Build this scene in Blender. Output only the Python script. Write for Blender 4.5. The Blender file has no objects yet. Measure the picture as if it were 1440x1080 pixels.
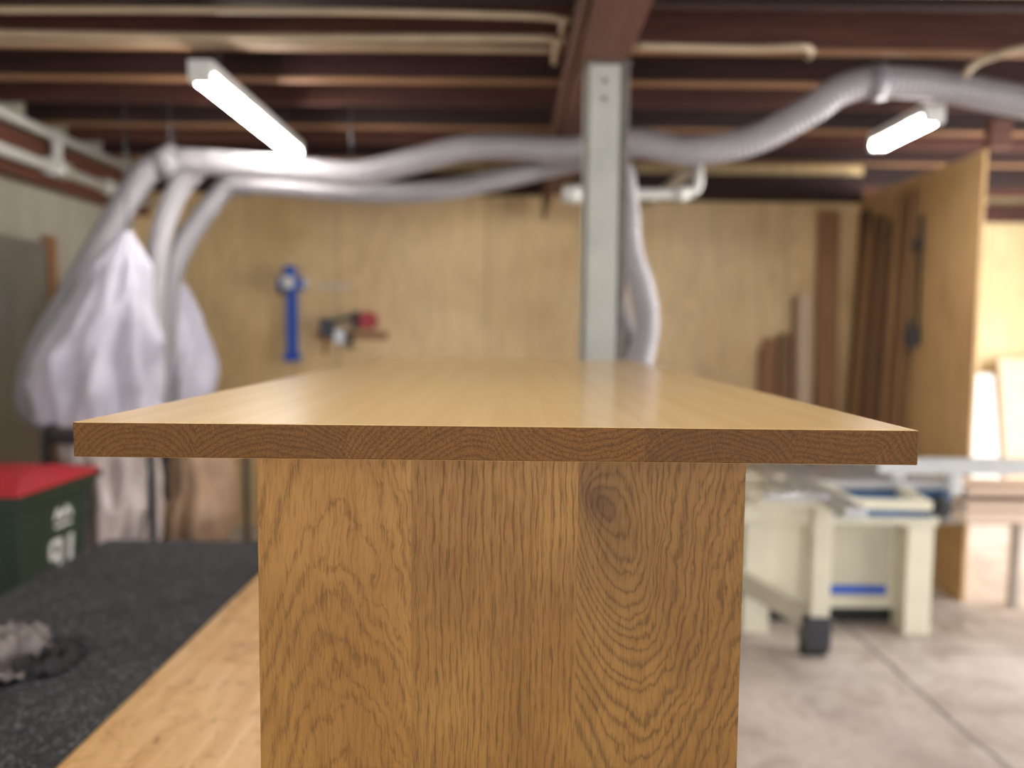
import bpy, math, random
from mathutils import Vector, Matrix, Euler, noise as mn
random.seed(7)
S=bpy.context.scene

# ---------------------------------------------------------------- node helpers
class N:
    def __init__(s,name):
        s.m=bpy.data.materials.new(name); s.m.use_nodes=True
        s.t=s.m.node_tree; s.n=s.t.nodes; s.b=s.n['Principled BSDF']
        g=s.n.new('ShaderNodeNewGeometry'); s.pos=g.outputs['Position']
    def lk(s,a,b):
        if isinstance(a,(int,float)): b.default_value=a
        elif isinstance(a,(tuple,list)):
            b.default_value=tuple(a) if len(a)==len(b.default_value) else tuple(a)+(1,)
        else: s.t.links.new(a,b)
    def M(s,op,a,b=0.0,c=0.0,clamp=False):
        x=s.n.new('ShaderNodeMath'); x.operation=op; x.use_clamp=clamp
        s.lk(a,x.inputs[0]); s.lk(b,x.inputs[1]); s.lk(c,x.inputs[2]); return x.outputs[0]
    def sep(s,v):
        x=s.n.new('ShaderNodeSeparateXYZ'); s.lk(v,x.inputs[0]); return x.outputs
    def comb(s,a,b,c):
        x=s.n.new('ShaderNodeCombineXYZ')
        for i,v in enumerate((a,b,c)): s.lk(v,x.inputs[i])
        return x.outputs[0]
    def scl(s,v,sc):
        x=s.n.new('ShaderNodeVectorMath'); x.operation='MULTIPLY'; s.lk(v,x.inputs[0]); x.inputs[1].default_value=sc; return x.outputs[0]
    def noise(s,v,scale=1,detail=2,rough=.5,dist=0):
        x=s.n.new('ShaderNodeTexNoise'); s.lk(v,x.inputs['Vector']); x.inputs['Scale'].default_value=scale
        x.inputs['Detail'].default_value=detail; x.inputs['Roughness'].default_value=rough; x.inputs['Distortion'].default_value=dist
        return x.outputs['Fac']
    def ramp(s,f,stops,interp='LINEAR'):
        x=s.n.new('ShaderNodeValToRGB'); s.lk(f,x.inputs[0]); e=x.color_ramp.elements; x.color_ramp.interpolation=interp
        while len(e)<len(stops): e.new(.5)
        for i,(p,c) in enumerate(stops):
            e[i].position=p
            e[i].color=(c,c,c,1) if isinstance(c,(int,float)) else tuple(c)+(1,)
        return x.outputs[0]
    def mix(s,f,a,b,bt='MIX'):
        x=s.n.new('ShaderNodeMix'); x.data_type='RGBA'; x.blend_type=bt
        s.lk(f,x.inputs[0]); s.lk(a,x.inputs[6]); s.lk(b,x.inputs[7]); return x.outputs[2]
    def bump(s,h,st=.2,d=.001):
        x=s.n.new('ShaderNodeBump'); x.inputs['Strength'].default_value=st; x.inputs['Distance'].default_value=d
        s.lk(h,x.inputs['Height']); s.lk(x.outputs[0],s.b.inputs['Normal'])
    def out(s,col,rough=.5,spec=.5,metal=0,coat=0):
        s.lk(col,s.b.inputs['Base Color']); s.lk(rough,s.b.inputs['Roughness']); s.b.inputs['Metallic'].default_value=metal
        s.lk(spec,s.b.inputs['Specular IOR Level']); s.b.inputs['Coat Weight'].default_value=coat
        return s.m
def srgb(r,g,b):
    f=lambda c:(c/255/12.92) if c/255<=.04045 else ((c/255+.055)/1.055)**2.4
    return (f(r),f(g),f(b))
def mul(c,k): return tuple(x*k for x in c)

def plain(name,col,rough=.5,metal=0,var=.12,scale=6,spec=.5,bump=0):
    n=N(name); f=n.noise(n.pos,scale,4,.6)
    c=n.ramp(f,[(.3,mul(col,1-var)),(.7,tuple(min(1,x*(1+var)) for x in col))])
    if bump: n.bump(n.noise(n.pos,scale*20,3),bump,.002)
    return n.out(c,rough,spec,metal)
def emis(name,col,st):
    n=N(name); n.b.inputs['Emission Color'].default_value=tuple(col)+(1,); n.b.inputs['Emission Strength'].default_value=st
    return n.out(col,.4)

def timber(name,col,axis=2,var=.35,rough=.6,sc=1.0):
    n=N(name); st=[30*sc]*3; st[axis]=1.6*sc
    f=n.noise(n.scl(n.pos,st),1,4,.6,.3)
    st2=[140*sc]*3; st2[axis]=5*sc
    g=n.noise(n.scl(n.pos,st2),1,2)
    f=n.M('ADD',n.M('MULTIPLY',f,.7),n.M('MULTIPLY',g,.3))
    c=n.ramp(f,[(.3,mul(col,1-var)),(.5,col),(.7,tuple(min(1,x*(1+var)) for x in col))])
    n.bump(f,.15,.002)
    return n.out(c,rough,.4)

def plywood(name,col,axis_u=0,rough=.34,dark=.76):
    n=N(name); x,y,z=n.sep(n.pos); u=(x,y,z)[axis_u]
    idx=n.M('FLOOR',n.M('DIVIDE',n.M('ADD',u,6.21),1.2))
    fr=n.M('FRACT',n.M('DIVIDE',n.M('ADD',u,6.21),1.2))
    v=n.comb(n.M('ADD',n.M('MULTIPLY',u,5),n.M('MULTIPLY',idx,7.3)),0.0,n.M('MULTIPLY',z,.55))
    f=n.noise(v,1.0,3,.55,.6)
    ring=n.M('PINGPONG',n.M('MULTIPLY',f,9.0),.5)
    st=n.noise(n.comb(n.M('MULTIPLY',u,60),idx,n.M('MULTIPLY',z,2.5)),1,3,.6)
    t=n.M('ADD',n.M('MULTIPLY',ring,.7),n.M('MULTIPLY',st,.6))
    c=n.ramp(t,[(.15,mul(col,dark)),(.45,col),(.8,tuple(min(1,a*1.12) for a in col))])
    big=n.noise(n.pos,1.1,3,.6)
    c=n.mix(1.0,c,n.ramp(big,[(.3,(.80,.74,.66)),(.6,(1,1,1))]),'MULTIPLY')
    e=n.M('LESS_THAN',fr,.008); c=n.mix(n.M('MULTIPLY',e,.75),c,mul(col,.25))
    tint=n.M('MULTIPLY',n.M('FRACT',n.M('MULTIPLY',n.M('SINE',n.M('MULTIPLY',idx,12.7)),43.5)),.14)
    c=n.mix(tint,c,mul(col,.5))
    return n.out(c,n.M('ADD',rough,n.M('MULTIPLY',st,.12)),.5)

# oak solid textures -------------------------------------------------
OL=srgb(166,122,62); OM=srgb(140,96,42); OD=srgb(68,40,14)
def oak_leg(name,cx,d,k,s,contrast,tone=1.0,knot=None,seed=0.,wob=.012,pore_amt=.6,knot2=None):
    n=N(name); x,y,z=n.sep(n.pos)
    lo=n.noise(n.comb(n.M('MULTIPLY',x,9),seed,n.M('MULTIPLY',z,3.2)),1,2,.5)
    md=n.noise(n.comb(n.M('MULTIPLY',x,40),seed+3,n.M('MULTIPLY',z,18)),1,3,.6)
    hi=n.noise(n.comb(n.M('MULTIPLY',x,260),seed+6,n.M('MULTIPLY',z,40)),1,2,.6)
    w=n.M('ADD',n.M('MULTIPLY',n.M('SUBTRACT',lo,.5),wob*4),n.M('MULTIPLY',n.M('SUBTRACT',md,.5),wob*1.5))
    dx=n.M('SUBTRACT',n.M('ADD',x,n.M('MULTIPLY',w,.6)),cx)
    r=n.M('SQRT',n.M('ADD',n.M('MULTIPLY',dx,dx),d*d))
    F=n.M('ADD',n.M('SUBTRACT',r,n.M('MULTIPLY',z,k)),w)
    F=n.M('ADD',F,n.M('MULTIPLY',n.M('SUBTRACT',hi,.5),s*.45))
    def kk(kn):
        kx,kz,A,sx,sz=kn
        a=n.M('DIVIDE',n.M('SUBTRACT',n.M('ADD',x,n.M('MULTIPLY',w,.5)),kx),sx); b=n.M('DIVIDE',n.M('SUBTRACT',z,kz),sz)
        a=n.M('ADD',a,n.M('MULTIPLY',b,.45))
        q=n.M('ADD',n.M('MULTIPLY',a,a),n.M('MULTIPLY',b,b))
        return n.M('EXPONENT',n.M('MULTIPLY',q,-1.0)),A
    if knot:
        kn,A=kk(knot); F=n.M('ADD',F,n.M('MULTIPLY',kn,A))
    if knot2:
        k2,A=kk(knot2); F=n.M('ADD',F,n.M('MULTIPLY',k2,A))
    vr=n.noise(n.comb(n.M('MULTIPLY',F,38),seed+11,0.),1,1); F=n.M('ADD',F,n.M('MULTIPLY',vr,s*1.8))
    R=n.M('FRACT',n.M('DIVIDE',F,s))
    dk=n.ramp(R,[(0,.9),(.10,.3),(.4,0),(.68,.1),(.90,.9),(1,.9)])
    pv=n.comb(n.M('ADD',n.M('MULTIPLY',x,720),n.M('MULTIPLY',w,420)),n.M('MULTIPLY',y,720),n.M('MULTIPLY',z,36))
    p=n.M('ADD',n.noise(pv,1,2,.6),n.M('MULTIPLY',dk,.08))
    pore=n.ramp(p,[(.46,0),(.68,1)])
    pw=n.M('ADD',.5,n.M('MULTIPLY',dk,.4))
    fib=n.noise(n.comb(n.M('MULTIPLY',x,1000),0.,n.M('MULTIPLY',z,50)),1,2,.6)
    st=n.noise(n.comb(n.M('MULTIPLY',x,14),seed+9,n.M('MULTIPLY',z,3.0)),1,4,.6,.5)
    big=n.noise(n.comb(n.M('MULTIPLY',x,6),seed+2,n.M('MULTIPLY',z,5)),1,2,.5)
    base=n.mix(n.ramp(st,[(.3,0),(.7,1)]),mul(OM,tone),mul(OL,tone))
    base=n.mix(1.0,base,n.ramp(big,[(.35,(.84,.80,.74)),(.65,(1.06,1.06,1.06))]),'MULTIPLY')
    c=n.mix(n.M('MULTIPLY',dk,contrast),base,mul(OD,tone))
    c=n.mix(n.M('MULTIPLY',n.M('MULTIPLY',pore,pw),pore_amt),c,mul(OD,.75*tone))
    c=n.mix(n.M('MULTIPLY',fib,.14),c,mul(OL,1.15*tone))
    if knot2:
        c=n.mix(n.M('MULTIPLY',n.M('POWER',k2,1.2),.6),c,mul(OD,.7))
        c=n.mix(n.M('MULTIPLY',kn,.30),c,mul(OD,1.1))
    h=n.M('SUBTRACT',1.0,n.M('ADD',n.M('MULTIPLY',pore,pw),n.M('MULTIPLY',dk,.2)))
    n.bump(h,.25,.0004)
    return n.out(c,n.M('ADD',.40,n.M('MULTIPLY',pore,.2)),.25)
def oak_top(name):
    n=N(name); x,y,z=n.sep(n.pos)
    u=n.M('DIVIDE',n.M('ADD',x,.492+.03),.168)
    idx=n.M('FLOOR',u); fr=n.M('FRACT',u)
    def rnd(k): return n.M('FRACT',n.M('ABSOLUTE',n.M('MULTIPLY',n.M('SINE',n.M('ADD',n.M('MULTIPLY',idx,12.9898),k)),437.58)))
    lo=n.noise(n.comb(n.M('MULTIPLY',x,8),n.M('MULTIPLY',y,1.1),n.M('MULTIPLY',z,8)),1,2)
    wv=n.M('MULTIPLY',n.M('SUBTRACT',lo,.5),.06)
    loc=n.M('MULTIPLY',n.M('SUBTRACT',fr,.5),.168)
    dx=n.M('ADD',n.M('SUBTRACT',loc,n.M('MULTIPLY',n.M('SUBTRACT',rnd(1.3),.5),.14)),wv)
    flip=n.M('SUBTRACT',n.M('MULTIPLY',n.M('GREATER_THAN',rnd(7.7),.25),2.0),1.0)
    dz=n.M('ADD',n.M('MULTIPLY',n.M('SUBTRACT',z,1.494),flip),n.M('ADD',.045,n.M('MULTIPLY',rnd(4.1),.08)))
    dz=n.M('ADD',dz,n.M('MULTIPLY',wv,.8))
    r=n.M('SQRT',n.M('ADD',n.M('MULTIPLY',dx,dx),n.M('MULTIPLY',dz,dz)))
    jit=n.noise(n.pos,90,3,.6); r=n.M('ADD',r,n.M('MULTIPLY',jit,.004))
    vr=n.noise(n.comb(n.M('MULTIPLY',r,70),idx,0.),1,1); r=n.M('ADD',r,n.M('MULTIPLY',vr,.010))
    R=n.M('FRACT',n.M('DIVIDE',r,.0062))
    dk=n.ramp(R,[(0,.9),(.18,.2),(.5,0),(.85,.5),(.95,1),(1,.9)])
    pv=n.comb(n.M('MULTIPLY',x,620),n.M('MULTIPLY',y,18),n.M('MULTIPLY',z,620))
    pore=n.ramp(n.noise(pv,1,2,.6),[(.5,0),(.62,1)])
    g=n.n.new('ShaderNodeNewGeometry'); nx,ny,nz=n.sep(g.outputs['Normal'])
    eg=n.M('GREATER_THAN',n.M('ABSOLUTE',ny),.6)
    tone=n.M('MULTIPLY',n.M('SUBTRACT',rnd(2.2),.5),.5)
    st=n.noise(n.comb(n.M('MULTIPLY',x,30),n.M('MULTIPLY',y,.8),0.),1,3)
    face=n.mix(n.M('ADD',.5,tone),srgb(236,200,142),srgb(226,188,130))
    face=n.mix(n.ramp(st,[(.35,0),(.7,.5)]),face,srgb(242,208,154))
    face=n.mix(n.M('MULTIPLY',dk,.05),face,srgb(160,112,62))
    end=n.mix(n.M('ADD',.5,tone),srgb(126,82,32),srgb(88,56,22))
    end=n.mix(n.M('MULTIPLY',dk,.50),end,srgb(44,25,9))
    ry=n.noise(n.comb(n.M('DIVIDE',n.M('ARCTAN2',dx,dz),.012),n.M('MULTIPLY',r,25),idx),1,2)
    end=n.mix(n.ramp(ry,[(.56,0),(.70,.22)]),end,srgb(148,102,48))
    end=n.mix(n.M('MULTIPLY',pore,.5),end,srgb(44,26,10))
    c=n.mix(eg,face,end)
    ro=n.M('ADD',n.M('MULTIPLY',eg,.3),.22)
    return n.out(c,ro,n.M('SUBTRACT',.5,n.M('MULTIPLY',eg,.32)))

def concrete(name):
    n=N(name); x,y,z=n.sep(n.pos)
    a=n.noise(n.pos,1.3,6,.65,.4); b=n.noise(n.pos,22,5,.7)
    c=n.ramp(a,[(.3,srgb(176,164,156)),(.5,srgb(204,193,185)),(.7,srgb(224,215,208))])
    c=n.mix(1.0,c,n.ramp(b,[(.35,(.84,.82,.80)),(.6,(1,1,1))]),'MULTIPLY')
    w=n.M('MULTIPLY',n.noise(n.pos,2.5,4),.10)
    j1=n.M('LESS_THAN',n.M('ABSOLUTE',n.M('SUBTRACT',n.M('PINGPONG',n.M('ADD',n.M('ADD',x,w),-1.92),1.5),0.0)),.012)
    j2=n.M('LESS_THAN',n.M('PINGPONG',n.M('ADD',n.M('ADD',y,w),-3.9),2.0),.007)
    j=n.M('MAXIMUM',j1,j2)
    c=n.mix(n.M('MULTIPLY',j,.75),c,srgb(90,80,74))
    st=n.ramp(n.noise(n.pos,3,6,.72,1.2),[(.48,0),(.66,.7)])
    c=n.mix(st,c,srgb(146,128,116))
    n.bump(b,.15,.003)
    return n.out(c,.5,.45)
def rubber(name):
    n=N(name)
    v=n.n.new('ShaderNodeTexVoronoi'); v.inputs['Scale'].default_value=240; n.lk(n.pos,v.inputs['Vector'])
    f=n.sep(v.outputs['Color'])[0]
    c=n.ramp(f,[(0,srgb(34,34,38)),(.7,srgb(54,55,60)),(.9,srgb(74,75,82)),(1,srgb(160,162,170))])
    b=n.noise(n.pos,5,4); c=n.mix(1.0,c,n.ramp(b,[(.3,(.75,.75,.75)),(.7,(1.1,1.1,1.1))]),'MULTIPLY')
    n.bump(v.outputs['Distance'],.7,.003)
    return n.out(c,.75,.3)
def benchply(name):
    n=N(name); x,y,z=n.sep(n.pos)
    f=n.noise(n.comb(n.M('MULTIPLY',x,30),n.M('MULTIPLY',y,2),0.),1,4,.6,.5)
    c=n.ramp(f,[(.3,srgb(208,160,98)),(.55,srgb(226,184,124)),(.75,srgb(236,200,146))])
    s=n.ramp(n.noise(n.pos,9,6,.75,1.2),[(.52,0),(.64,.65)])
    c=n.mix(s,c,srgb(180,120,64))
    k=n.ramp(n.noise(n.comb(n.M('MULTIPLY',x,60),n.M('MULTIPLY',y,9),3.),1,2,.5,2.),[(.66,0),(.69,.7)])
    c=n.mix(k,c,srgb(120,78,44))
    return n.out(c,.42,.5)

# ---------------------------------------------------------------- mesh builder
class B:
    def __init__(s,name): s.name=name; s.v=[]; s.f=[]; s.fm=[]; s.mats=[]; s.sm=[]
    def mi(s,m):
        if m not in s.mats: s.mats.append(m)
        return s.mats.index(m)
    def add(s,vs,fs,m,smooth=False):
        o=len(s.v); s.v+= [Vector(p) for p in vs]; i=s.mi(m)
        for f in fs: s.f.append([o+k for k in f]); s.fm.append(i); s.sm.append(smooth)
    def box(s,x0,x1,y0,y1,z0,z1,m):
        vs=[(x,y,z) for x in (x0,x1) for y in (y0,y1) for z in (z0,z1)]
        s.add(vs,[(0,1,3,2),(4,6,7,5),(0,4,5,1),(2,3,7,6),(0,2,6,4),(1,5,7,3)],m)
    def bar(s,p0,p1,w,h,m,up=(0,0,1)):
        p0=Vector(p0);p1=Vector(p1);d=(p1-p0).normalized();u=Vector(up)
        if abs(d.dot(u))>.98:u=Vector((0,1,0))
        r=d.cross(u).normalized();u=r.cross(d)
        vs=[]
        for p in (p0,p1):
            for a,b in ((-1,-1),(1,-1),(1,1),(-1,1)): vs.append(p+r*w/2*a+u*h/2*b)
        s.add(vs,[(3,2,1,0),(4,5,6,7),(0,1,5,4),(1,2,6,5),(2,3,7,6),(3,0,4,7)],m)
    def tube(s,pts,rad,m,seg=16,caps=True,smooth=True):
        P=[Vector(p) for p in pts]; n=len(P)
        R=rad if isinstance(rad,(list,tuple)) else [rad]*n
        t0=(P[1]-P[0]).normalized(); a=Vector((0,0,1)) if abs(t0.z)<.9 else Vector((1,0,0))
        u=t0.cross(a).normalized(); vs=[]
        for i in range(n):
            t=(P[min(i+1,n-1)]-P[max(i-1,0)]).normalized()
            u=(u-t*u.dot(t)).normalized(); w=t.cross(u)
            for k in range(seg):
                an=2*math.pi*k/seg; vs.append(P[i]+(u*math.cos(an)+w*math.sin(an))*R[i])
        fs=[]
        for i in range(n-1):
            for k in range(seg):
                k2=(k+1)%seg; fs.append((i*seg+k,i*seg+k2,(i+1)*seg+k2,(i+1)*seg+k))
        s.add(vs,fs,m,smooth)
        if caps:
            o=len(s.v)-n*seg; i=s.mi(m)
            s.f.append([o+k for k in range(seg)][::-1]); s.fm.append(i); s.sm.append(False)
            s.f.append([o+(n-1)*seg+k for k in range(seg)]); s.fm.append(i); s.sm.append(False)
    def cyl(s,p0,p1,r,m,r2=None,seg=24): s.tube([p0,p1],[r,r if r2 is None else r2],m,seg)
    def hose(s,ctrl,r,m,rib=.028,amp=.06):
        pts=cat(ctrl,.25*rib); s.tube(pts,[r*(1+amp*(0,1,0,-1)[i%4]) for i in range(len(pts))],m,18)
    def done(s,bevel=0,seg=2,sub=0):
        me=bpy.data.meshes.new(s.name)
        xs=[v.x for v in s.v];ys=[v.y for v in s.v];zs=[v.z for v in s.v]
        o=Vector(((min(xs)+max(xs))/2,(min(ys)+max(ys))/2,min(zs)))
        me.from_pydata([v-o for v in s.v],[],s.f)
        for m in s.mats: me.materials.append(m)
        for p,i,sm in zip(me.polygons,s.fm,s.sm): p.material_index=i; p.use_smooth=sm
        me.update(); ob=bpy.data.objects.new(s.name,me); ob.location=o; S.collection.objects.link(ob)
        if bevel:
            b=ob.modifiers.new('bevel','BEVEL'); b.width=bevel; b.segments=seg; b.limit_method='ANGLE'; b.angle_limit=math.radians(50)
        if sub:
            b=ob.modifiers.new('sub','SUBSURF'); b.levels=sub; b.render_levels=sub
        return ob
def cat(C,step):
    C=[Vector(c) for c in C]; C=[C[0]*2-C[1]]+C+[C[-1]*2-C[-2]]; out=[]
    for i in range(1,len(C)-2):
        L=(C[i+1]-C[i]).length; n=max(2,int(L/step))
        for k in range(n):
            t=k/n; a,b,c,d=C[i-1:i+3]
            out.append(.5*((2*b)+(c-a)*t+(2*a-5*b+4*c-d)*t*t+(3*b-a-3*c+d)*t**3))
    out.append(C[-2]); return out

# ---------------------------------------------------------------- materials
ply=plywood('plywood_wall_mat',srgb(232,202,152),0)
plyR=plywood('plywood_partition_mat',srgb(206,170,120),1,.5)
plyA=plywood('plywood_annex_mat',srgb(226,204,156),0,.6)
m_conc=concrete('concrete_mat'); m_rub=rubber('rubber_mat_mat'); m_bply=benchply('bench_ply_mat')
m_left=timber('fibro_mat',srgb(176,172,156),2,.14,.7,.5)
m_joist=[timber('joist_mat_%d'%i,c,0,.5,.7) for i,c in enumerate([srgb(70,38,31),srgb(52,28,25),srgb(88,51,41),srgb(44,25,22)])]
m_litedge=timber('joist_lit_edge_mat',srgb(146,108,78),0,.35)
m_board=timber('floorboard_mat',srgb(38,22,19),1,.4,.8)
m_bearer=timber('bearer_mat',srgb(98,64,53),1,.35,.6)
m_beamL=timber('wall_beam_mat',srgb(104,64,50),1,.3)
m_conduit=plain('conduit_mat',srgb(184,164,138),.4)
m_pvc=plain('pvc_mat',srgb(208,208,202),.3,var=.06)
m_hose=plain('hose_mat',srgb(166,163,168),.32,var=.1,scale=3)
m_hosed=plain('hose_dark_mat',srgb(138,136,142),.38,var=.1,scale=3)
m_steel=plain('post_paint_mat',srgb(182,184,177),.5,var=.1,scale=5)
m_steeld=plain('post_edge_mat',srgb(110,102,96),.6,var=.35,scale=14)
m_door=plain('metal_door_mat',srgb(138,138,134),.35,.5,var=.12,scale=2)
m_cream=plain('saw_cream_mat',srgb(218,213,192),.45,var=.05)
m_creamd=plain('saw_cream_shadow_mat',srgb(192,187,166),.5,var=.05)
m_blue=plain('blue_paint_mat',srgb(24,82,184),.35,var=.1)
m_sblue=plain('saw_blue_mat',srgb(52,92,136),.4,var=.1)
m_alu=plain('aluminium_mat',srgb(200,202,204),.3,.6,var=.06)
m_black=plain('black_mat',srgb(28,28,30),.5)
m_red=plain('red_mat',srgb(170,36,48),.4,var=.08)
m_green=plain('bin_green_mat',srgb(32,52,38),.45,var=.15)
m_white=plain('white_mat',srgb(225,225,222),.5,var=.03)
m_bag=plain('dust_bag_mat',srgb(182,180,194),.8,var=.12,scale=5)
m_bag2=plain('plastic_bag_mat',srgb(200,188,184),.25,var=.2,scale=7)
m_bag3=plain('tan_bag_mat',srgb(176,146,120),.5,var=.2,scale=5)
m_dkmet=plain('dark_metal_mat',srgb(70,72,78),.4,.5)
m_stud=timber('stud_mat',srgb(150,108,74),2,.25)
m_studs=[timber('rack_timber_%d'%i,c,2,.25) for i,c in enumerate([srgb(132,98,68),srgb(104,76,56),srgb(164,126,88),srgb(80,60,48)])]
m_pale=timber('pale_timber_mat',srgb(216,190,162),2,.12)
m_palex=timber('pale_plank_mat',srgb(206,182,162),0,.15)
m_grey=plain('trestle_grey_mat',srgb(150,144,138),.5)
m_tube=emis('fluoro_tube_mat',(1,.95,.88),72)

# ---------------------------------------------------------------- room shell
b=B('floor'); b.box(-3.2,5.8,-3.0,7.8,-.15,0,m_conc); b.done()
b=B('wall_back'); b.box(-3.1,2.775,6.21,6.33,0,3.05,ply); b.done()
b=B('wall_left'); b.box(-3.15,-3.03,-3.0,6.21,0,3.05,m_left); b.done()
b=B('wall_partition'); b.box(2.75,2.772,4.58,6.205,0,2.70,plyR); b.done()
b=B('wall_annex_back'); b.box(2.78,5.8,7.5,7.6,0,3.05,plyA); b.done()
b=B('wall_right')
b.box(5.7,5.8,-3.0,1.0,0,3.05,m_left); b.box(5.7,5.8,6.6,7.5,0,3.05,m_left); b.box(5.7,5.8,1.0,6.6,2.5,3.05,m_left); b.done()
b=B('ceiling'); 
x=-3.2
while x<5.8:
    b.box(x,min(x+.135,5.8),-3.0,7.8,3.05,3.08,m_board); x+=.14
b.box(-3.2,5.8,-3.0,7.8,3.085,3.12,m_board)
b.done()
b=B('ceiling_joists')
y=-2.8;i=0
while y<7.4:
    if not 6.15<y<6.35:
        b.box(-3.03,5.7,y,y+.05,2.88,3.05,m_joist[(i*7)%4])
        if i in (14,17,15,19): b.box(-3.0,5.6,y-.004,y+.054,2.865,2.88,m_litedge)  # tan strips paint the light caught on joist undersides
    y+=.45;i+=1
b.done(.004)
b=B('bearer_beam'); b.box(.255,.45,-3.0,6.2,2.70,2.864,m_bearer); b.box(.225,.252,4.9,6.1,2.49,2.86,m_bearer)
b.box(.225,.252,2.2,4.89,2.72,2.86,m_bearer); b.done(.005)
b=B('wall_beam'); b.box(-3.028,-2.90,-2.9,6.2,2.50,2.76,m_beamL); b.done(.005)
b=B('wall_plate'); b.box(-2.9,.22,6.11,6.208,2.69,2.86,m_joist[1]); b.box(.46,2.74,6.11,6.208,2.66,2.86,m_joist[1]); b.done(.004)
b=B('trim_1'); b.box(2.74,2.86,4.5,4.575,2.70,2.86,m_bearer); b.box(2.84,5.69,7.38,7.49,2.70,2.86,m_joist[0]); b.done(.004)

b=B('door_1')
b.box(-3.028,-2.985,4.0,4.96,0.01,2.15,m_door)
b.box(-2.985,-2.975,4.08,4.88,1.2,2.05,m_door); b.box(-2.985,-2.975,4.08,4.88,.15,1.1,m_door)
b.cyl((-2.985,4.85,1.05),(-2.93,4.85,1.05),.025,m_alu); b.done(.004)
b=B('trim_2'); b.box(-3.028,-2.97,4.97,5.05,0,2.2,m_stud); b.box(-3.028,-2.97,3.9,3.99,0,2.2,m_stud); b.done(.003)

b=B('drain_pipe')
b.tube([(-2.85,-1,2.82),(-2.85,4.5,2.80),(-2.85,6.08,2.78)],.03,m_pvc)
b.tube([(-2.83,3.2,2.60),(-2.83,6.05,2.58)],.035,m_pvc)
b.cyl((-2.83,4.75,2.595),(-2.83,4.93,2.594),.055,m_pvc); b.cyl((-2.83,5.4,2.59),(-2.83,5.5,2.59),.05,m_pvc)
b.cyl((-2.83,4.84,2.6),(-2.83,4.84,2.78),.03,m_pvc); b.done()

def pipe(C,r,m=m_conduit): b.tube(cat(C,.05),r,m,10)
b=B('conduit_run')
pipe([(-2.75,3.30,2.842),(-1.2,3.32,2.838),(.1,3.3,2.838),(.17,3.36,2.842),(.18,3.6,2.845)],.017)
pipe([(-2.75,3.42,2.845),(-1.2,3.43,2.848),(0,3.44,2.845),(.15,3.46,2.848)],.013)
pipe([(-2.75,3.08,2.84),(-1,3.06,2.845),(.1,3.08,2.84),(.18,3.12,2.83),(.19,3.2,2.82)],.013)
b.done()
b=B('cable_conduit')
pipe([(.5,3.38,2.842),(1,3.40,2.842),(1.25,3.38,2.842),(1.3,3.5,2.845)],.016)
pipe([(.5,2.84,2.842),(2,2.83,2.842),(4,2.84,2.842)],.016)
pipe([(1.95,3.42,2.74),(2.0,3.4,2.80),(2.2,3.3,2.83),(2.6,3.28,2.83),(3.4,3.28,2.83)],.018)
b.done()

# ---------------------------------------------------------------- steel post
b=B('steel_post')
b.box(.286,.300,3.15,3.29,0.012,2.685,m_steel); b.box(.286,.434,3.15,3.162,0.012,2.685,m_steel)
b.box(.286,.434,3.278,3.29,0.012,2.685,m_steel); b.box(.42,.434,3.15,3.29,0.012,2.685,m_steel)
b.box(.436,.462,3.165,3.275,0.012,2.67,m_steeld)
b.box(.280,.466,3.145,3.30,2.685,2.699,m_steeld); b.box(.275,.485,3.12,3.32,0.0,.012,m_steeld)
for z in (2.62,2.55): b.cyl((.36,3.15,z),(.36,3.14,z),.010,m_steeld)
b.done(.003)

# ---------------------------------------------------------------- dining table
lg1=oak_leg('oak_leg_board_a',-.205,.05,-.22,.0135,.20,.92,None,1.7,.018,.6)
lg2=oak_leg('oak_leg_board_b',-.75,.02,.012,.0085,.12,.80,None,5.1,.005,.72)
lg3=oak_leg('oak_leg_board_c',.140,.030,.34,.0135,.42,.72,(.115,1.38,-.10,.060,.13),8.4,.015,.55,(.098,1.425,-.035,.022,.028))
otop=oak_top('oak_top_mat')
tab=bpy.data.objects.new('dining_table',None); tab.location=(-.0175,1.88,.78); S.collection.objects.link(tab)
def child(ob,par):
    bpy.context.view_layer.update(); ob.parent=par; ob.matrix_parent_inverse=par.matrix_world.inverted()
b=B('table_top'); b.box(-.492,.457,.855,2.905,1.4735,1.513,otop); child(b.done(.0016),tab)
for nm,y0 in (('end_panel_near',.863),('end_panel_far',2.85)):
    b=B(nm)
    b.box(-.2885,-.1135,y0,y0+.036,.781,1.4735,lg1)
    b.box(-.1135,.0765,y0,y0+.036,.781,1.4735,lg2)
    b.box(.0765,.2665,y0,y0+.036,.781,1.4735,lg3)
    child(b.done(),tab)
b=B('stretcher'); b.box(-.03,.0,.90,2.84,1.36,1.473,otop); child(b.done(.002),tab)

# ---------------------------------------------------------------- workbench
b=B('workbench')
b.box(-1.58,.265,.72,2.96,.74,.78,m_bply)
for X in (-1.5,.14):
    for Y in (.82,2.78): b.box(X,X+.09,Y,Y+.09,0,.74,m_stud)
b.box(-1.5,.23,.83,.87,.6,.739,m_stud); b.box(-1.5,.23,2.82,2.86,.6,.739,m_stud)
b.box(-1.49,-1.45,.92,2.77,.6,.739,m_stud); b.box(.17,.21,.92,2.77,.6,.739,m_stud)
b.box(-1.48,.2,.9,2.8,.2,.22,m_bply); b.done(.003)
b=B('rubber_mat'); b.box(-1.575,-.86,.75,2.955,.7805,.789,m_rub); b.done(.002)

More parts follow.
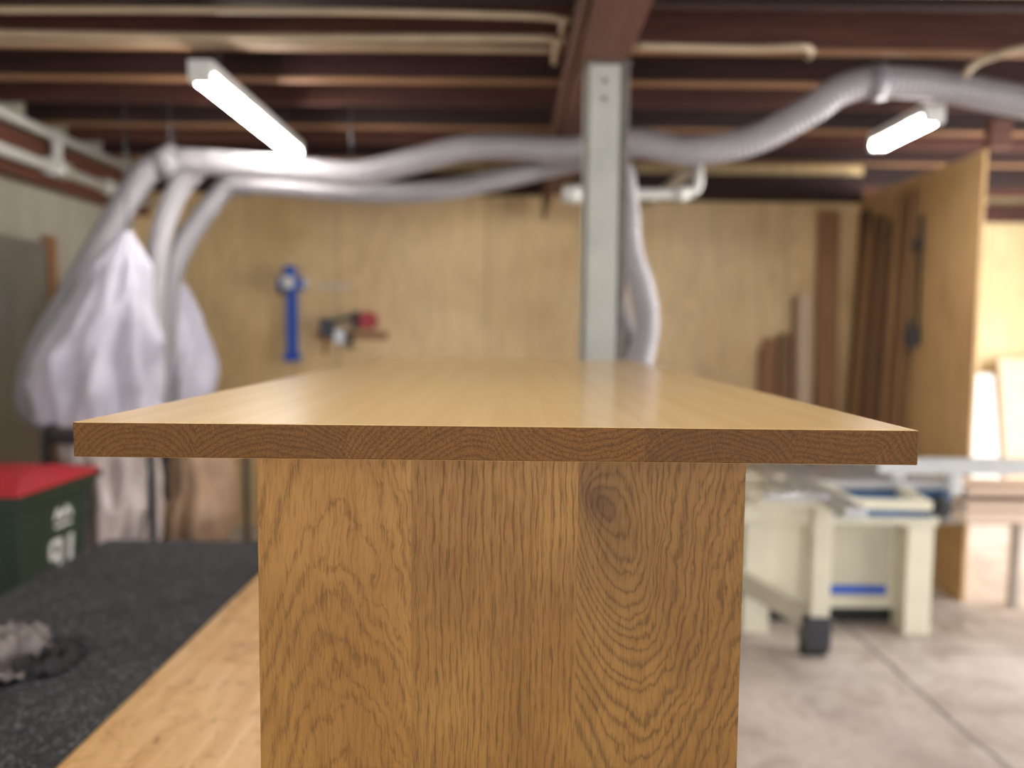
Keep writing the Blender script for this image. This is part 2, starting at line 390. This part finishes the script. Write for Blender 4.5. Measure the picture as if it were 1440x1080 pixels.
def cloth(name,cx,cy,z0,rx,ry,h,m,seed):
    n=90; vs=[];fs=[]
    for j in range(n):
        for i in range(n):
            u=i/(n-1)*2-1; v=j/(n-1)*2-1
            e=1+.22*mn.noise(Vector((math.atan2(v,u)*1.3,seed,0)))
            X=cx+u*rx*e+.02*mn.noise(Vector((u*3,v*3,seed+5))); Y=cy+v*ry*e+.02*mn.noise(Vector((u*3,v*3,seed+9)))
            q=Vector((u*1.7+seed,v*1.7,seed))
            rd=1-abs(mn.noise(q+Vector((mn.noise(q*1.5),mn.noise(q*1.3+Vector((4,4,4))),0)))*2.6)
            r2=1-abs(mn.noise(q*2.3)*2)
            r3=1-abs(mn.noise(q*4.3)*2)
            env=max(0,1-max(abs(u),abs(v))**3)
            vs.append((X,Y,z0+.004+h*max(0,(.65*rd+.25*r2+.12*r3))*env**.5))
    for j in range(n-1):
        for i in range(n-1):
            u=(i+.5)/(n-1)*2-1; v=(j+.5)/(n-1)*2-1
            if (abs(u)**2.6+abs(v)**2.6)<1+.25*mn.noise(Vector((u*2.5,v*2.5,seed))): fs.append((j*n+i,j*n+i+1,(j+1)*n+i+1,(j+1)*n+i))
    b=B(name); b.add(vs,fs,m,True); ob=b.done()
    s=ob.modifiers.new('solid','SOLIDIFY'); s.thickness=.003; s.offset=1
m_cl=plain('cloth_mat',srgb(128,119,116),.9,var=.15,scale=30,bump=.3); m_cl2=plain('cloth_dark_mat',srgb(44,42,46),.9)
cloth('crumpled_cloth',-1.29,1.80,.790,.155,.17,.10,m_cl,3.1)
cloth('crumpled_cloth',-1.13,1.84,.790,.055,.10,.045,m_cl2,7.7)

# ---------------------------------------------------------------- lights
def fluoro(X,Y0,Y1,Z,name='fluorescent_light',dx=0):
    b=B(name)
    b.bar((X,Y0,Z+.045),(X+dx,Y1,Z+.045),.10,.05,m_white)
    b.bar((X,Y0-.01,Z+.01),(X,Y0+.03,Z+.01),.09,.06,m_white); b.bar((X+dx,Y1-.03,Z+.01),(X+dx,Y1+.01,Z+.01),.09,.06,m_white)
    for o in (-.026,.026): b.cyl((X+o,Y0+.03,Z),(X+o+dx,Y1-.03,Z),.018,m_tube,seg=16)
    for t in (.15,.85):
        y=Y0+(Y1-Y0)*t; b.cyl((X+dx*t,y,Z+.07),(X+dx*t,y,2.862),.006,m_dkmet,seg=8)
    return b.done(.002)
fluoro(-1.31,3.27,4.68,2.66)
fluoro(1.99,3.72,4.30,2.645)
fluoro(-1.31,-.2,1.2,2.66)  # added batten out of view, gives more light from above
fluoro(1.6,-.2,1.2,2.66)  # second added batten, also unseen, more overhead light
fluoro(5.0,4.2,5.4,2.66)  # unseen batten added to brighten the annex

# ---------------------------------------------------------------- ducts
b=B('dust_duct')
b.hose([(-1.92,4.32,2.54),(-1.68,4.32,2.53),(-1.28,4.32,2.50),(-.88,4.32,2.48),(-.56,4.32,2.55),(-.28,4.32,2.62),(0,4.32,2.63),(.32,4.25,2.60),(.6,3.9,2.56),(.84,3.78,2.495),(1.12,3.72,2.53),(1.365,3.65,2.65),(1.48,3.6,2.73),(1.65,3.58,2.765),(1.93,3.58,2.75),(2.2,3.55,2.69),(2.45,3.5,2.63),(2.9,3.45,2.55),(3.6,3.4,2.5)],.068,m_hose)
b.cyl((1.60,3.585,2.76),(1.68,3.58,2.765),.078,m_hosed); b.cyl((1.62,3.58,2.83),(1.62,3.58,2.86),.008,m_dkmet,seg=8)
b.hose([(-1.92,4.32,2.54),(-2.04,4.28,2.44),(-2.20,4.2,2.12),(-2.37,4.12,1.76),(-2.54,4.1,1.44),(-2.62,4.2,1.15),(-2.40,4.45,1.0),(-2.2,4.47,1.0)],.07,m_hosed)
b.hose([(-1.76,4.36,2.52),(-1.88,4.38,2.40),(-1.98,4.4,2.2),(-2.05,4.42,1.9),(-2.07,4.44,1.55),(-2.10,4.5,1.17)],.062,m_hose)
b.cyl((-1.98,4.32,2.5),(-1.86,4.32,2.55),.085,m_hosed)
for X in (-1.9,-.9): b.cyl((X,4.32,2.58),(X,4.32,2.86),.006,m_dkmet,seg=8)
b.done()
b=B('dust_duct')
b.hose([(-1.55,4.62,2.47),(-1.275,4.6,2.45),(-.85,4.6,2.42),(-.425,4.6,2.44),(-.085,4.6,2.51),(.2,4.6,2.58),(.40,4.35,2.58),(.51,3.85,2.42),(.525,3.65,2.2),(.54,3.6,2.0),(.60,3.6,1.82),(.625,3.6,1.65),(.59,3.6,1.44),(.53,3.62,1.1),(.5,3.7,.6),(.5,3.85,.08)],.060,m_hose)
b.hose([(-1.55,4.62,2.47),(-1.70,4.6,2.44),(-1.80,4.56,2.3),(-1.93,4.52,2.08),(-2.0,4.5,1.85),(-2.04,4.52,1.5),(-2.08,4.56,1.17)],.06,m_hosed)
b.hose([(.51,3.85,2.42),(.49,3.72,2.2),(.485,3.70,1.95),(.52,3.70,1.70),(.58,3.72,1.5),(.60,3.74,1.3),(.6,3.85,.7),(.62,3.95,.08)],.045,m_hosed)
b.done()
b=B('drain_pipe')
b.tube(cat([(.30,4.5,2.41),(.5,4.5,2.412),(.8,4.5,2.415),(.98,4.5,2.42),(1.05,4.5,2.45),(1.06,4.5,2.52),(1.06,4.56,2.58),(1.06,4.8,2.6),(1.06,6.1,2.62)],.02),.033,m_pvc)
b.cyl((.28,4.5,2.41),(.38,4.5,2.41),.05,m_pvc); b.cyl((.93,4.5,2.417),(1.0,4.5,2.42),.042,m_pvc)
b.cyl((.7,4.5,2.44),(.7,4.5,2.86),.005,m_dkmet,seg=8); b.done()

# ---------------------------------------------------------------- dust collector
def bag(b,C,m,seed,fold=.10,seg=90,nf=9):
    P=cat([c[:3] for c in C],.02); n=len(P); vs=[]
    def rad(t):
        f=t*(len(C)-1); i=min(int(f),len(C)-2); k=f-i; return C[i][3]*(1-k)+C[i+1][3]*k
    for i,p in enumerate(P):
        t=i/(n-1); r=rad(t)
        for k in range(seg):
            a=2*math.pi*k/seg
            crease=1-abs(mn.noise(Vector((math.cos(a)*2.2,math.sin(a)*2.2+seed,t*2.2+math.sin(a*2)*.3))))*2.4
            f=1+fold*(crease*1.1+.8*mn.noise(Vector((math.cos(a)*5,math.sin(a)*5+seed,t*3)))-.5+.25*math.sin(a*nf+seed))
            vs.append((p.x+math.cos(a)*r*f,p.y+math.sin(a)*r*f,p.z))
    fs=[(i*seg+k,i*seg+(k+1)%seg,(i+1)*seg+(k+1)%seg,(i+1)*seg+k) for i in range(n-1) for k in range(seg)]
    fs.append(tuple(range(seg))[::-1]); fs.append(tuple((n-1)*seg+k for k in range(seg)))
    b.add(vs,fs,m,True)
b=B('dust_collector')
bag(b,[(-2.19,4.05,1.12,.27),(-2.19,4.05,1.19,.31),(-2.17,4.05,1.40,.265),(-2.12,4.06,1.65,.205),(-2.06,4.06,1.90,.14),(-2.02,4.06,2.12,.02)],m_bag,1.,.17)
bag(b,[(-2.12,4.85,1.12,.20),(-2.12,4.85,1.3,.235),(-2.13,4.85,1.55,.21),(-2.12,4.85,1.75,.15),(-2.10,4.85,1.90,.04)],m_bag,4.,.12)
b.cyl((-2.19,4.05,1.03),(-2.19,4.05,1.13),.25,m_dkmet); b.cyl((-2.12,4.85,1.03),(-2.12,4.85,1.14),.20,m_dkmet)
bag(b,[(-2.12,4.08,.14,.14),(-2.12,4.08,.30,.19),(-2.12,4.08,.7,.20),(-2.16,4.06,1.04,.21)],m_bag2,2.,.16)
bag(b,[(-2.03,4.85,.14,.18),(-2.03,4.85,.4,.25),(-2.03,4.85,.7,.24),(-2.10,4.85,1.04,.19)],m_bag3,6.,.12)
b.cyl((-2.12,4.47,.92),(-2.12,4.47,1.16),.15,m_dkmet); b.cyl((-2.12,4.47,.6),(-2.12,4.47,.92),.10,m_black)
b.bar((-2.19,4.05,1.08),(-2.1,4.85,1.08),.12,.1,m_dkmet)
for X,Y in ((-2.46,4.02),(-1.90,4.02),(-2.36,5.08),(-1.76,5.05)): b.bar((X,Y,.1),(X,Y,1.05),.03,.03,m_dkmet)
b.box(-2.50,-1.70,4.0,5.1,.07,.11,m_dkmet)
for X,Y in ((-2.46,4.05),(-1.78,4.05),(-2.42,5.02),(-1.78,5.02)): b.cyl((X-.02,Y,.035),(X+.02,Y,.035),.035,m_black)
b.cyl((-2.02,4.06,2.08),(-2.02,4.06,2.86),.004,m_dkmet,seg=6); b.cyl((-2.1,4.85,1.88),(-2.1,4.85,2.86),.004,m_dkmet,seg=6)
b.done()

# ---------------------------------------------------------------- wheelie bin
b=B('wheelie_bin')
def frust(b,x0,x1,y0,y1,z0,X0,X1,Y0,Y1,z1,m):
    vs=[(x0,y0,z0),(x1,y0,z0),(x1,y1,z0),(x0,y1,z0),(X0,Y0,z1),(X1,Y0,z1),(X1,Y1,z1),(X0,Y1,z1)]
    b.add(vs,[(3,2,1,0),(4,5,6,7),(0,1,5,4),(1,2,6,5),(2,3,7,6),(3,0,4,7)],m)
frust(b,-2.53,-2.11,3.25,3.64,.06,-2.60,-2.05,3.15,3.70,.89,m_green)
b.box(-2.62,-2.03,3.13,3.72,.865,.915,m_green)
frust(b,-2.635,-2.015,3.10,3.74,.917,-2.62,-2.03,3.12,3.72,.94,m_red)
frust(b,-2.60,-2.05,3.15,3.70,.94,-2.50,-2.14,3.3,3.60,.968,m_red)
b.cyl((-2.62,3.76,.90),(-2.03,3.76,.90),.02,m_green)
b.box(-2.56,-2.52,3.70,3.77,.885,.915,m_green); b.box(-2.13,-2.09,3.70,3.77,.885,.915,m_green)
for X in (-2.56,-2.10): b.cyl((X-.03,3.64,.10),(X+.03,3.64,.10),.10,m_black)
b.cyl((-2.56,3.64,.10),(-2.1,3.64,.10),.012,m_dkmet,seg=10)
b.box(-2.50,-2.46,3.18,3.25,.1,.85,m_green)
def stroke(pts,w=.024):
    for a,c in zip(pts,pts[1:]):
        fx=lambda z:-2.11+.06*(z-.06)/.83+.002
        b.bar((fx(a[1]),a[0],a[1]),(fx(c[1]),c[0],c[1]),w,.006,m_white,up=(1,0,0))
stroke([(3.47,.64),(3.40,.64),(3.40,.57),(3.47,.57)]); stroke([(3.47,.65),(3.47,.50),(3.41,.50)]); stroke([(3.55,.65),(3.55,.50)],.03)
stroke([(3.42,.74),(3.44,.79),(3.48,.74),(3.51,.79),(3.55,.74)],.018); stroke([(3.42,.71),(3.55,.71)],.014)
b.done(.008)

# ---------------------------------------------------------------- table saw
b=B('table_saw')
b.box(1.30,2.22,4.18,4.80,.10,.66,m_cream)
b.box(1.34,2.18,4.24,4.78,.0,.10,m_black)
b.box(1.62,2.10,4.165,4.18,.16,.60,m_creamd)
b.box(1.70,2.08,4.155,4.166,.185,.235,m_blue)
b.box(2.13,2.27,4.05,4.20,.0,.60,m_cream)
b.box(1.26,1.40,4.05,4.20,.0,.60,m_cream)
b.box(1.24,2.30,4.06,4.82,.60,.70,m_cream)
b.box(1.70,2.32,3.99,4.06,.66,.79,m_sblue)
b.cyl((2.24,3.99,.725),(2.24,3.93,.725),.055,m_black); b.cyl((2.24,3.95,.725),(2.24,3.91,.725),.02,m_black)
b.cyl((2.12,3.99,.76),(2.12,3.96,.76),.025,m_red)
for k in range(4):
    a=k*math.pi/2; b.bar((2.24,3.935,.725),(2.24+.08*math.cos(a),3.935,.725+.08*math.sin(a)),.015,.015,m_black)
b.box(1.62,2.36,4.03,4.86,.80,.845,m_alu)
b.box(1.62,2.34,4.06,4.82,.70,.80,m_sblue)
b.box(1.50,1.60,3.4,5.2,.79,.845,m_alu)
b.box(1.20,1.50,4.1,4.8,.70,.78,m_cream)
for p,q in (((1.16,3.62,.82),(1.16,4.20,.82)),((1.16,3.62,.82),(2.02,3.66,.80)),((1.16,4.18,.82),(1.6,4.18,.82)),((1.62,3.62,.82),(1.62,4.15,.82)),((2.0,3.66,.80),(2.06,4.0,.80))):
    b.bar(p,q,.06,.045,m_cream)
b.bar((1.36,3.64,.84),(1.40,4.16,.84),.05,.03,m_alu)
b.cyl((1.2,3.6,.845),(1.5,3.6,.845),.02,m_alu)
b.box(1.50,1.595,3.74,3.82,.12,.80,m_cream)
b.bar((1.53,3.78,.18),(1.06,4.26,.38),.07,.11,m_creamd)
b.box(1.475,1.60,3.72,3.84,.05,.21,m_dkmet); b.cyl((1.47,3.78,.035),(1.60,3.78,.035),.035,m_black)
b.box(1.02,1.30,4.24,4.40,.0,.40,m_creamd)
b.box(1.9,3.3,3.93,3.98,.90,.985,m_alu); b.box(2.0,2.06,3.98,4.75,.86,.94,m_alu)
b.box(2.28,2.34,3.94,4.0,.79,.90,m_alu); b.box(3.2,3.26,3.93,3.98,0,.9,m_alu)
b.bar((1.72,4.35,.93),(1.72,4.62,.93),.02,.12,m_dkmet)
b.done(.005)

# ---------------------------------------------------------------- timber, rack, annex
b=B('timber_rack')
y=5.28;k=0
while y<5.95:
    w=random.choice([.045,.07,.09]); h=random.uniform(2.3,2.62)
    b.bar((2.74-.10-random.uniform(0,.05),y+w/2,0.0),(2.71,y+w/2,h),w,.03,m_studs[k%4],up=(1,0,0)); y+=w+random.choice([.01,.03,.05]);k+=1
b.done(.002)
b=B('hanging_clamp'); b.box(2.72,2.738,5.19,5.215,1.62,2.42,m_black); b.box(2.67,2.738,5.17,5.235,1.55,1.66,m_dkmet); b.box(2.69,2.738,5.18,5.225,2.2,2.26,m_dkmet)
b.cyl((2.68,5.2,1.5),(2.68,5.2,1.72),.012,m_dkmet); b.done(.003)
b=B('timber_boards')
for X,w,h,m in ((2.06,.10,1.58,m_stud),(2.18,.10,1.62,m_studs[0]),(2.32,.14,1.92,m_pale),(2.26,.05,1.92,m_studs[0]),(2.50,.17,2.60,m_stud),(2.0,.05,1.5,m_studs[0])):
    b.bar((X,6.04,0),(X,6.17,h),w,.022,m,up=(0,1,0))
b.done(.002)
b=B('conduit_pole'); b.tube(cat([(3.30,6.0,0),(3.30,6.0,1.5),(3.30,6.0,2.35),(3.34,6.0,2.55),(3.42,6.0,2.7),(3.42,6.0,2.86)],.05),.02,m_pvc)
b.box(3.26,3.35,5.94,5.985,2.1,2.24,m_white); b.done()
b=B('timber_stack')
for i in range(6): b.bar((2.46+.05*(i%3),4.12+.09*i,.70+.03*((i*2)%3)),(4.2,4.10+.09*i,.70+.03*((i*2)%3)),.085,.03,m_palex)
b.box(2.44,4.2,4.06,4.62,.615,.68,m_palex)
for X in (3.0,4.05):
    for Y in (4.15,4.5): b.box(X,X+.045,Y,Y+.045,0,.614,m_grey)
b.box(2.60,4.15,4.58,4.61,.48,.614,m_grey)
b.done(.003)
b=B('leaning_panels')
for i,(X,w,h,m) in enumerate(((4.0,.5,1.4,m_pale),(4.45,.32,1.25,m_white),(4.85,.4,1.4,m_pale),(5.3,.4,1.2,m_white))):
    b.bar((X,7.1,0),(X,7.36,h),w,.02,m,up=(0,1,0))
b.done(.002)

# ---------------------------------------------------------------- wall tools
b=B('sash_clamp')
b.box(-1.80,-1.725,6.13,6.20,1.36,2.0,m_blue); b.box(-1.86,-1.66,6.08,6.20,1.93,2.02,m_blue)
b.cyl((-1.76,6.1,1.96),(-1.76,6.1,2.11),.05,m_blue); b.cyl((-1.66,6.13,1.98),(-1.63,6.13,1.98),.045,m_white)
b.cyl((-1.76,6.07,1.98),(-1.76,6.02,1.98),.05,m_white); b.box(-1.82,-1.70,6.10,6.20,1.36,1.42,m_blue); b.cyl((-1.85,6.14,1.9),(-1.85,6.14,2.02),.02,m_dkmet); b.done(.006)
b=B('tool_rack')
b.box(-1.58,-1.0,6.18,6.207,1.54,1.60,m_stud)
b.box(-1.53,-1.43,6.10,6.18,1.56,1.70,m_dkmet); b.bar((-1.43,6.12,1.68),(-1.22,6.12,1.73),.03,.03,m_dkmet); b.cyl((-1.25,6.13,1.62),(-1.25,6.13,1.76),.03,m_dkmet)
b.cyl((-1.15,6.18,1.69),(-1.15,6.08,1.69),.07,m_red); b.cyl((-1.3,6.16,1.46),(-1.3,6.16,1.60),.02,m_black); b.box(-1.42,-1.34,6.12,6.18,1.50,1.62,m_alu)
b.cyl((-1.5,6.15,1.42),(-1.5,6.15,1.56),.015,m_stud); b.box(-1.56,-1.30,6.17,6.19,1.95,1.97,m_alu); b.done(.003)

# ---------------------------------------------------------------- lighting
w=bpy.data.worlds.new('World'); S.world=w; w.use_nodes=True
bg=w.node_tree.nodes['Background']; bg.inputs[0].default_value=(.94,.97,1,1); bg.inputs[1].default_value=1.9
def area(name,loc,rot,sx,sy,p,col=(1,1,1)):
    l=bpy.data.lights.new(name,'AREA'); l.shape='RECTANGLE'; l.size=sx; l.size_y=sy; l.energy=p; l.color=col
    o=bpy.data.objects.new(name,l); o.location=loc; o.rotation_euler=rot; S.collection.objects.link(o)
area('daylight_front_opening',(0.6,-2.9,1.5),(math.radians(90),0,0),5.5,2.4,52,(1,.97,.94))
area('daylight_side_door',(5.65,3.8,1.4),(math.radians(90),0,math.radians(90)),5.0,2.2,370,(1,.97,.94))

# ---------------------------------------------------------------- camera
cd=bpy.data.cameras.new('camera'); cam=bpy.data.objects.new('camera',cd); S.collection.objects.link(cam); S.camera=cam
cd.lens=27; cd.sensor_width=36; cd.clip_start=.05
cam.matrix_world=Matrix.Translation((0,0,1.62))@Matrix.Rotation(math.radians(90-3.97),4,'X')@Matrix.Rotation(math.radians(.58),4,'Z')
cd.dof.use_dof=True; cd.dof.focus_distance=.88; cd.dof.aperture_fstop=1.75
S.view_settings.view_transform='Standard'
